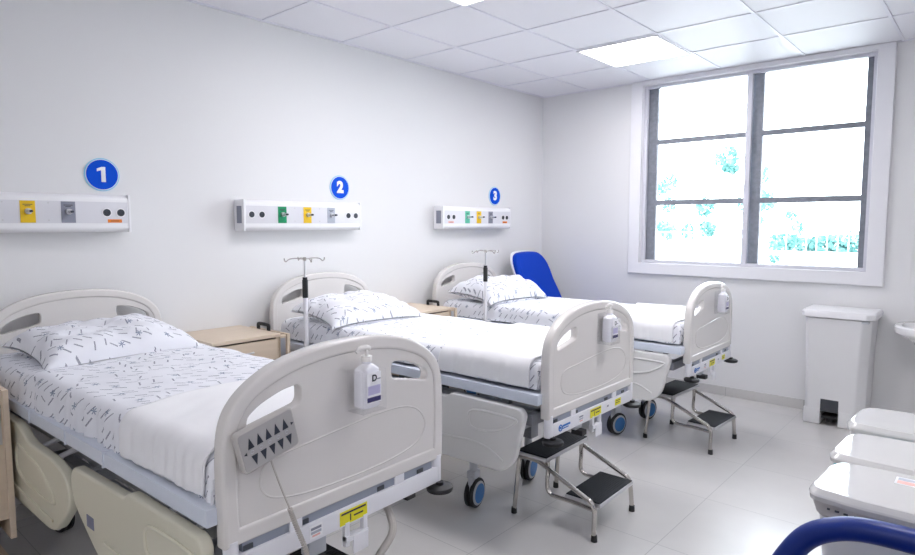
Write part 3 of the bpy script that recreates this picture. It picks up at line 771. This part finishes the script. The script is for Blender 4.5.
# ------------------------------------------------------------------ bedside cabinets
def make_cab():
    t = thing('bedside_cabinet', '', 'bedside cabinet', group='pale wood bedside cabinets')
    # local: x from -.43 (back) to 0 (front), y from 0 to .41 ; leaf on +y side
    b = MB().box(-.43, -.012, 0, .018, .10, .80).box(-.43, -.012, .392, .41, .10, .80).box(-.43, -.412, .018, .392, .10, .80).box(-.412, -.012, .018, .392, .10, .12)
    b.box(-.412, -.03, .018, .392, .60, .612).build('carcass', M_wood, t)
    MB().box(-.445, .004, -.006, .412, .80, .820, .003).build('cabinet_top', M_wood, t)
    MB().box(-.412, -.016, .019, .391, .13, .79).build('interior', M_wooddk, t)
    d = MB().box(-.014, .002, .022, .388, .675, .790, .002).build('drawer', M_wood, t)
    MB().tube(smooth_loop([(.002, .095, .735), (.018, .10, .735), (.024, .12, .737), (.024, .165, .733), (.024, .21, .737), (.018, .23, .735), (.002, .235, .735)], 3, closed=False), .0045, 8).build('drawer_handle', M_steel, d)
    d = MB().box(-.014, .002, .022, .388, .12, .668, .002).build('cabinet_door', M_wood, t)
    MB().tube(smooth_loop([(.002, .06, .48), (.018, .06, .485), (.024, .06, .52), (.018, .06, .555), (.002, .06, .56)], 3, closed=False), .0045, 8).build('door_handle', M_steel, d)
    lf = MB().box(-.40, .010, .452, .472, .22, .812, .002).build('fold_down_leaf', M_wood, t)
    for xx in (-.035, -.40): MB().box(xx, xx+.033, .41, .452, .30, .805, .002).build('leaf_support', M_wood, t)
    MB().box(-.005, .001, .414, .446, .60, .79, .001).cyl((.0, .43, .68), (.006, .43, .68), .008).build('leaf_hinge', M_steel, t)
    MB().box(-.44, .03, .0, .47, .075, .10, .003).build('base_board', M_wood, t)
    c = smooth_loop([(-.26, .43, .812), (-.26, .43, .838), (-.25, .43, .848), (-.16, .43, .848), (-.15, .43, .838), (-.15, .43, .812)], 3, closed=False)
    MB().tube(c, .011, 8).build('pull_bracket', M_black, t)
    MB().box(-.06, -.035, -.009, .0, .745, .765, .002).build('side_catch', M_black, t)
    for x in (-.39, -.03):
        for y in (.05, .41):
            MB().cyl((x, y-.012, .028), (x, y+.012, .028), .028, m=M_black).cyl((x, y, .028), (x, y, .077), .008, m=M_steel).build('castor', None, t)
    return t
cb1 = make_cab(); cb2 = copy_tree(cb1); cb0 = copy_tree(cb1)
cb1.location = (-3.125, 1.60, 0); cb1['label'] = 'pale wood bedside cabinet between the nearest and middle beds'
cb2.location = (-3.125, 3.085, 0); cb2['label'] = 'pale wood bedside cabinet between the middle and farthest beds'
cb0.location = (-2.87, .163, 0); cb0['label'] = 'pale wood bedside cabinet cut off by the left edge of the photo'

# ------------------------------------------------------------------ step stools
def make_stool():
    t = thing('step_stool', '', 'step stool', group='two-step chrome stools at the bed feet')
    # local: +x lower step; y width; origin centre on floor
    for s in (-1, 1):
        y = s*.190; yo = s*.200
        A = [(-.225, yo, .014), (-.222, yo, .04), (-.205, y, .265), (-.195, y, .292), (-.165, y, .300), (-.125, y, .300), (-.10, y, .298), (-.070, y, .288), (.160, y, .190), (.190, y, .177), (.207, y, .158), (.214, y, .13), (.218, yo, .04), (.220, yo, .014)]
        MB().tube(smooth_loop(A, 4, closed=False), .0115, 12).build('side_frame', M_chrome, t)
        yi = s*.165
        Bq = [(-.055, yi, .298), (-.052, yi, .24), (-.055, yi, .17), (-.040, yi, .145), (-.01, yi, .135), (.10, yi, .135), (.20, s*.18, .135)]
        MB().tube(smooth_loop(Bq, 4, closed=False), .0105, 12).build('inner_frame', M_chrome, t)
        for x in (-.2255, .220):
            MB().cyl((x, yo, 0), (x, yo, .030), .0150, .0135, m=M_black).build('rubber_foot', None, t)
    def step(x0, x1, z, k=1):
        st = MB().box(x0, x1, -.205*k, .205*k, z-.022, z-.004, .003).build('step', M_steel, t)
        r = MB().box(x0+.004, x1-.004, -.205*k+.004, .205*k-.004, z-.005, z, .001)
        n = int((x1-x0-.02)/.012)
        for i in range(n):
            xx = x0+.01+i*.012; r.box(xx, xx+.005, -.205*k+.007, .205*k-.007, z-.001, z+.0018)
        r.build('rubber_tread', M_tread, st)
    step(-.215, -.035, .330); step(.050, .235, .172, .86)
    return t
s2 = make_stool(); s3 = copy_tree(s2); s1 = copy_tree(s2)
for s_, x, y, rz, lab in ((s2, -1.560, 2.675, 1, 'two-step chrome stool with black treads in front of the middle bed'),
                          (s3, -1.530, 4.150, -3, 'two-step chrome stool with black treads in front of the farthest bed'),
                          (s1, -1.56, 1.085, 1, 'two-step chrome stool under the nearest footboard, only a tread corner showing')):
    s_.location = (x, y, 0); s_.rotation_euler = (0, 0, math.radians(rz)); s_['label'] = lab

# ------------------------------------------------------------------ blue recliners
def make_recliner(mt):
    t = thing('recliner_chair', '', 'armchair', group='blue recliner armchairs')
    # local: faces +x, origin on floor; arms at y = +-.275
    for s in (-1, 1):
        y = s*.275
        P = [(-.30, y, .50), (-.26, y, .575), (-.18, y, .615), (-.05, y, .612), (.08, y, .612), (.18, y, .606), (.25, y, .585), (.31, y, .545), (.355, y, .48), (.385, y, .41), (.38, y, .34), (.33, y, .30)]
        MB().tube(smooth_loop(P, 5, closed=False), .033, 18).build('armrest', mt, t)
        MB().tube([(.30, y, .32), (.24, y, .20), (.24, y, .03)], .014).tube([(-.26, y, .52), (-.26, y, .03)], .014).tube([(-.26, y, .03), (.24, y, .03)], .014).build('leg_frame', M_bar, t)
    MB().box(-.28, .30, -.235, .235, .36, .47, .04, seg=4).build('seat', mt, t)
    MB().box(.27, .33, -.225, .225, .12, .40, .025, seg=4).build('leg_rest', mt, t)
    # contoured back: outline in (y, z'), leaning backwards
    out = [(-.245, .80), (-.275, .90), (-.285, 1.0), (-.262, 1.10), (-.205, 1.165), (-.10, 1.185), (.08, 1.185), (.17, 1.165), (.225, 1.10), (.238, 1.02), (.232, .92), (.245, .78), (.240, .48), (.0, .45), (-.240, .48)]
    lp = [tuple(v)[:2] for v in smooth_loop([Vector((a, b, 0)) for a, b in out], 5)]
    ln = Matrix(((1, 0, -.5, .0), (0, 1, 0, 0), (0, 0, 1, 0), (0, 0, 0, 1)))
    T = Matrix.Translation((.05, 0, 0)) @ ln
    MB().plate(lp, .075, T @ YZX, bev=.03, res=5).build('backrest', mt, t)
    lp2 = [(a*1.035, .83+(b-.83)*1.025) for a, b in lp]
    MB().plate(lp2, .022, T @ Matrix.Translation((-.032, 0, 0)) @ YZX, bev=.008, res=3).build('back_shell', M_bar, t)
    MB().box(-.26, .24, -.27, .27, .30, .33, .005).build('seat_frame', M_bar, t)
    return t
rc = make_recliner(M_vinylfar)
rc.location = (-2.895, 4.94, 0); rc['label'] = 'blue recliner chair in the corner behind the farthest bed'
rn = copy_tree(rc)
for ch in rn.children:
    if ch.data and ch.data.materials[0] == M_vinylfar:
        me = ch.data.copy(); me.materials[0] = M_vinyl; ch.data = me
rn.location = (-.065, 1.695, .008); rn.rotation_euler = (0, 0, PI); rn['label'] = 'dark blue recliner chair whose padded armrest fills the bottom right corner'

# ------------------------------------------------------------------ tall pedal bin at the window wall
t = thing('tall_pedal_bin', 'tall white pedal bin with lid against the window wall', 'bin', (-.853, 5.205, 0))
def ringbox(mb, levels, ch, m=None, cap=True):
    n0 = len(mb.bm.faces); RR = []
    for z, hx, hy in levels:
        P = round_poly([(-hx+ch*.4, -hy), (hx-ch, -hy), (hx, -hy+ch*1.2), (hx, hy), (-hx, hy), (-hx, -hy+ch*.5)], [.01, .012, .012, .012, .012, .01], 3)
        RR.append([mb.bm.verts.new((a, b, z)) for a, b in P])
    for q, r in zip(RR, RR[1:]):
        n = len(q)
        for k in range(n): mb.bm.faces.new((q[k], q[(k+1) % n], r[(k+1) % n], r[k]))
    if cap: mb.bm.faces.new(list(reversed(RR[0]))); mb.bm.faces.new(RR[-1])
    mb._tag(n0, m); return mb
bb = ringbox(MB(), [(.115, .195, .150), (.19, .197, .152), (.40, .200, .156), (.79, .214, .166)], .055)
bb.build('bin_body', M_binbody, t)
# skirt with pedal recess
sk = MB().box(-.197, -.085, -.152, .150, .004, .116, .003).box(.035, .150, -.152, .150, .004, .116, .003).box(.14, .196, -.09, .15, .004, .116, .003)
sk.build('bin_base', M_binbody, t)
MB().box(-.084, .034, -.1545, -.140, .105, .195).build('pedal_recess', M_darkgrey, t)
MB().box(-.075, .025, -.165, -.03, .055, .072, .006).box(-.045, -.005, -.12, -.03, .02, .055).build('pedal', M_black, t)
ld = ringbox(MB(), [(.795, .224, .176), (.80, .236, .184), (.835, .238, .186), (.848, .228, .178), (.852, .19, .14)], .05)
ld.build('bin_lid', M_white, t)
MB().box(.12, .20, -.165, -.10, .775, .79, .004).build('lid_hinge', M_ltgrey, t)
t.scale = (.955, .98, .985)

# ------------------------------------------------------------------ three low pedal bins on the right
def low_bin(yc, xc, label, rim, rimmat, extra=False):
    t = thing('pedal_bin', label, 'bin', (xc, yc, 0), group='low white pedal bins on the right')
    hx, hy = .268, .185
    def outline(k, sx=1.0, sy=1.0):
        P = [(-hx*sx, -hy*.62*sy), (-hx*.93*sx, -hy*.90*sy), (-hx*.45*sx, -hy*sy), (hx*.9*sx, -hy*sy), (hx*sx, -hy*.85*sy), (hx*sx, hy*.85*sy), (hx*.9*sx, hy*sy), (-hx*.45*sx, hy*sy), (-hx*.86*sx, hy*.92*sy), (-hx*.96*sx, hy*.55*sy)]
        return round_poly(P, .022, 4)
    lid = MB(); RR = []
    for z, sx, sy in [(.562, .98, .97), (.564, 1.0, 1.0), (.578, 1.005, 1.005), (.584, .995, .99), (.599, .955, .925), (.6008, .94, .90), (.6012, .90, .85), (.6014, .5, .35)]:
        RR.append([lid.bm.verts.new((a, b, z)) for a, b in outline(0, sx, sy)])
    for q, r in zip(RR, RR[1:]):
        n = len(q)
        for k in range(n): lid.bm.faces.new((q[k], q[(k+1) % n], r[(k+1) % n], r[k]))
    lid.bm.faces.new(list(reversed(RR[0]))); lid.bm.faces.new(RR[-1])
    L_ = lid.build('bin_lid', M_whitegl, t, angle=12)
    body = MB(); RR = []
    for z, sx, sy in [(.03, .74, .74), (.04, .76, .76), (.30, .82, .83), (.535, .90, .91)]:
        RR.append([body.bm.verts.new((a, b, z)) for a, b in outline(0, sx, sy)])
    for q, r in zip(RR, RR[1:]):
        n = len(q)
        for k in range(n): body.bm.faces.new((q[k], q[(k+1) % n], r[(k+1) % n], r[k]))
    body.bm.faces.new(list(reversed(RR[0]))); body.bm.faces.new(RR[-1]); body.build('bin_body', M_binbody, t)
    # rim of the bin bag squeezed under the lid, slightly crumpled
    RR = []; rb = MB()
    for z, k in [(.516, .925), (.540, .955), (.562, .95)]:
        row = []
        for i, (a, b) in enumerate(outline(0, k, k)):
            n_ = noise.noise(Vector((a*40, b*40, z*30+yc)))*.006 if rim else 0
            row.append(rb.bm.verts.new((a*(1+n_*2), b*(1+n_*2), z+n_*(1.6 if z < .52 else 0))))
        RR.append(row)
    for q, r in zip(RR, RR[1:]):
        n = len(q)
        for k in range(n): rb.bm.faces.new((q[k], q[(k+1) % n], r[(k+1) % n], r[k]))
    rb.bm.faces.new(list(reversed(RR[0]))); rb.bm.faces.new(RR[-1]); rb.build('bag_rim', rimmat, t)
    MB().box(-.27, -.20, -.05, .05, .02, .035, .004).build('pedal', M_black, t)
    if extra:
        ms = MB()
        for i in range(16):
            a = -.20+i*.024+random.uniform(-.006, .006); w_ = random.uniform(.006, .018); zz = .550+random.uniform(-.004, .002)
            ms.box(a, a+w_, -hy*.958, -hy*.94, zz-.003, zz+.003)
        ms.build('bag_edge', M_darkgrey, t)
        sb = MB().box(-.055, .02, .055, .125, .6012, .6020, m=M_white).box(-.048, .013, .062, .09, .6019, .6024, m=M_pink).box(-.048, .013, .096, .118, .6019, .6024, m=M_palegrey)
        sb.build('lid_sticker', None, L_)
    return t
low_bin(2.385, -.172, 'low white pedal bin nearest the blue armrest with a sticker on its lid', True, mat('grey_bag', (.50, .48, .47, 1), .5), True)
low_bin(2.785, -.186, 'low white pedal bin with teal rim under its lid, middle of three', False, M_tealbag)
low_bin(3.245, -.205, 'low white pedal bin farthest from the camera of the three on the right', False, M_binbody)

# ------------------------------------------------------------------ wash basin
t = thing('wash_basin', 'white ceramic wash basin on the window wall at the right edge', 'sink', (-.27, 5.15, -.035))
b = MB()
def se(an, ax, ay, e=.75): c, s = math.cos(an), math.sin(an); return ax*math.copysign(abs(c)**e, c), ay*math.copysign(abs(s)**e, s)
RR = []
for z, ax, ay, dy in [(.56, .06, .07, .08), (.60, .10, .10, .07), (.705, .165, .16, .04), (.735, .215, .205, .015), (.755, .245, .232, 0), (.765, .255, .238, 0), (.800, .258, .240, 0), (.808, .250, .232, 0), (.806, .215, .185, -.01), (.78, .20, .17, -.01), (.70, .14, .11, -.01), (.68, .03, .03, -.01)]:
    RR.append([b.bm.verts.new((se(2*PI*k/40, ax, ay)[0], se(2*PI*k/40, ax, ay)[1]+dy, z)) for k in range(40)])
for q, r in zip(RR, RR[1:]):
    for k in range(40): b.bm.faces.new((q[k], q[(k+1) % 40], r[(k+1) % 40], r[k]))
b.bm.faces.new(list(reversed(RR[0]))); b.bm.faces.new(RR[-1]); b.build('basin', M_ceramic, t, angle=50)
MB().lathe([(0, .0), (.10, 0), (.095, .03), (.075, .2), (.07, .45), (.085, .60), (0, .60)], Matrix.Translation((0, .10, 0))).build('pedestal', M_ceramic, t)
MB().cyl((0, .19, .80), (0, .19, .92), .013).tube(smooth_loop([(0, .19, .90), (0, .15, .93), (0, .08, .92), (0, .06, .89)], 4, closed=False), .010).build('tap', M_chrome, t)

# ------------------------------------------------------------------ outside the window
struct(MB().box(-60, 40, 5.7, 90, -.9, -.8).build('ground', M_ground))
def tree(x, y, s, label, n=9):
    t = thing('tree', label, 'tree', (x, y, -.8), group='trees beyond the window')
    rnd = random.Random(int(abs(x)*10))
    MB().tube([(0, 0, 0), (.05*s, 0, 1.2*s), (-.05*s, 0, 2.4*s)], [.14*s, .11*s, .06*s], 8).tube([(0, 0, 1.4*s), (.5*s, .2*s, 2.3*s)], [.06*s, .03*s], 6).tube([(0, 0, 1.3*s), (-.5*s, -.1*s, 2.1*s)], [.06*s, .03*s], 6).build('trunk', M_trunk, t)
    cr = MB()
    for i in range(n):
        c = Vector((rnd.uniform(-.75, .75)*s, rnd.uniform(-.5, .5)*s, rnd.uniform(1.4, 4.3)*s)); r0 = rnd.uniform(.22, .45)*s
        for k in range(70):
            d = Vector((rnd.gauss(0, 1), rnd.gauss(0, 1), rnd.gauss(0, .8))).normalized()*r0*rnd.uniform(.5, 1)
            p = c+d; q = .10*s; ax = Vector((rnd.uniform(-1, 1), rnd.uniform(-1, 1), rnd.uniform(-1, 1))).normalized(); bx = ax.orthogonal().normalized()
            v = [cr.bm.verts.new(p+ax*q), cr.bm.verts.new(p+bx*q*.6), cr.bm.verts.new(p-ax*q), cr.bm.verts.new(p-bx*q*.6)]
            cr.bm.faces.new(v)
    cr.build('crown', M_leaf, t, recalc=False)
tree(-6.35, 20, 1.05, 'pale green tree seen through the left window sash')
tree(-11.4, 28, 1.15, 'faint small tree far left through the window', 6)
tree(-5.2, 21.5, .62, 'low tree just right of the window mullion', 6)
hd = MB(); rnd = random.Random(3)
for i in range(3500):
    x = rnd.uniform(-6.2, 1.5); q = .13; zt = 1.05+.35*noise.noise(Vector((x*.9, 0, 0))); p = Vector((x, 24+rnd.uniform(-.5, .5), rnd.uniform(-.72, max(.5, zt))))
    ax = Vector((rnd.uniform(-1, 1), rnd.uniform(-1, 1), rnd.uniform(-1, 1))).normalized(); bx = ax.orthogonal().normalized()
    hd.bm.faces.new([hd.bm.verts.new(p+ax*q), hd.bm.verts.new(p+bx*q*.6), hd.bm.verts.new(p-ax*q), hd.bm.verts.new(p-bx*q*.6)])
tag(hd.build('hedge', M_leaf, None, recalc=False), 'strip of pale shrubs low behind the right window sash', 'hedge', kind='stuff')
t = thing('street_pole', 'thin pole standing outside behind the left window sash', 'pole', (-7.43, 20, -.8))
MB().cyl((0, 0, 0), (0, 0, 5.4), .035, .03).build('shaft', M_steel, t)
MB().box(-.25, .25, -.03, .03, 5.2, 5.25, .01).build('crossarm', M_steel, t)
t = thing('boundary_wall', 'pale low wall with railing far outside the window', 'wall', (-5, 23, -.8))
MB().box(-8, 9, 0, .15, 0, 1.35).build('wall_panel', M_pale, t)
r = MB()
for i in range(58): r.cyl((-8+i*.3, .07, 1.3), (-8+i*.3, .07, 1.95), .018, seg=6)
r.cyl((-8, .07, 1.95), (9, .07, 1.95), .025, seg=6); r.build('railing', M_ltgrey, t)

# ------------------------------------------------------------------ light
w = bpy.data.worlds.new('world'); sc.world = w; w.use_nodes = True
bg = w.node_tree.nodes['Background']; bg.inputs[0].default_value = (.86, .93, 1, 1); bg.inputs[1].default_value = 8.5
pl = bpy.data.lights.new('window_portal', 'AREA'); pl.shape = 'RECTANGLE'; pl.size = WX1-WX0; pl.size_y = WZ1-WZ0; pl.cycles.is_portal = True
po = bpy.data.objects.new('window_portal', pl); col.objects.link(po); po.location = ((WX0+WX1)/2, Y1+.16, (WZ0+WZ1)/2); po.rotation_euler = (-PI/2, 0, 0)

# ------------------------------------------------------------------ camera
F_, cx_, cy_, hz = 623.6, 457.5, 277.5, 224.
vy = Vector((1005-cx_, cy_-hz, -F_)).normalized(); vx = -Vector((-258-cx_, cy_-hz, -F_)).normalized(); up = vx.cross(vy).normalized(); vx = vy.cross(up).normalized()
Rm = Matrix((vx, vy, up)).to_4x4()
cam = bpy.data.cameras.new('camera'); co = bpy.data.objects.new('camera', cam); col.objects.link(co)
cam.sensor_width = 36; cam.lens = F_/915*36; cam.clip_start = .02
co.matrix_world = Matrix.Translation((0, 0, 1.45)) @ Rm
sc.camera = co
sc.view_settings.view_transform = 'Standard'; sc.view_settings.look = 'None'; sc.view_settings.gamma = 1
sc.view_settings.exposure = .47
sc.cycles.max_bounces = 10; sc.cycles.diffuse_bounces = 6; sc.cycles.glossy_bounces = 4; sc.cycles.transmission_bounces = 8; sc.cycles.transparent_max_bounces = 12
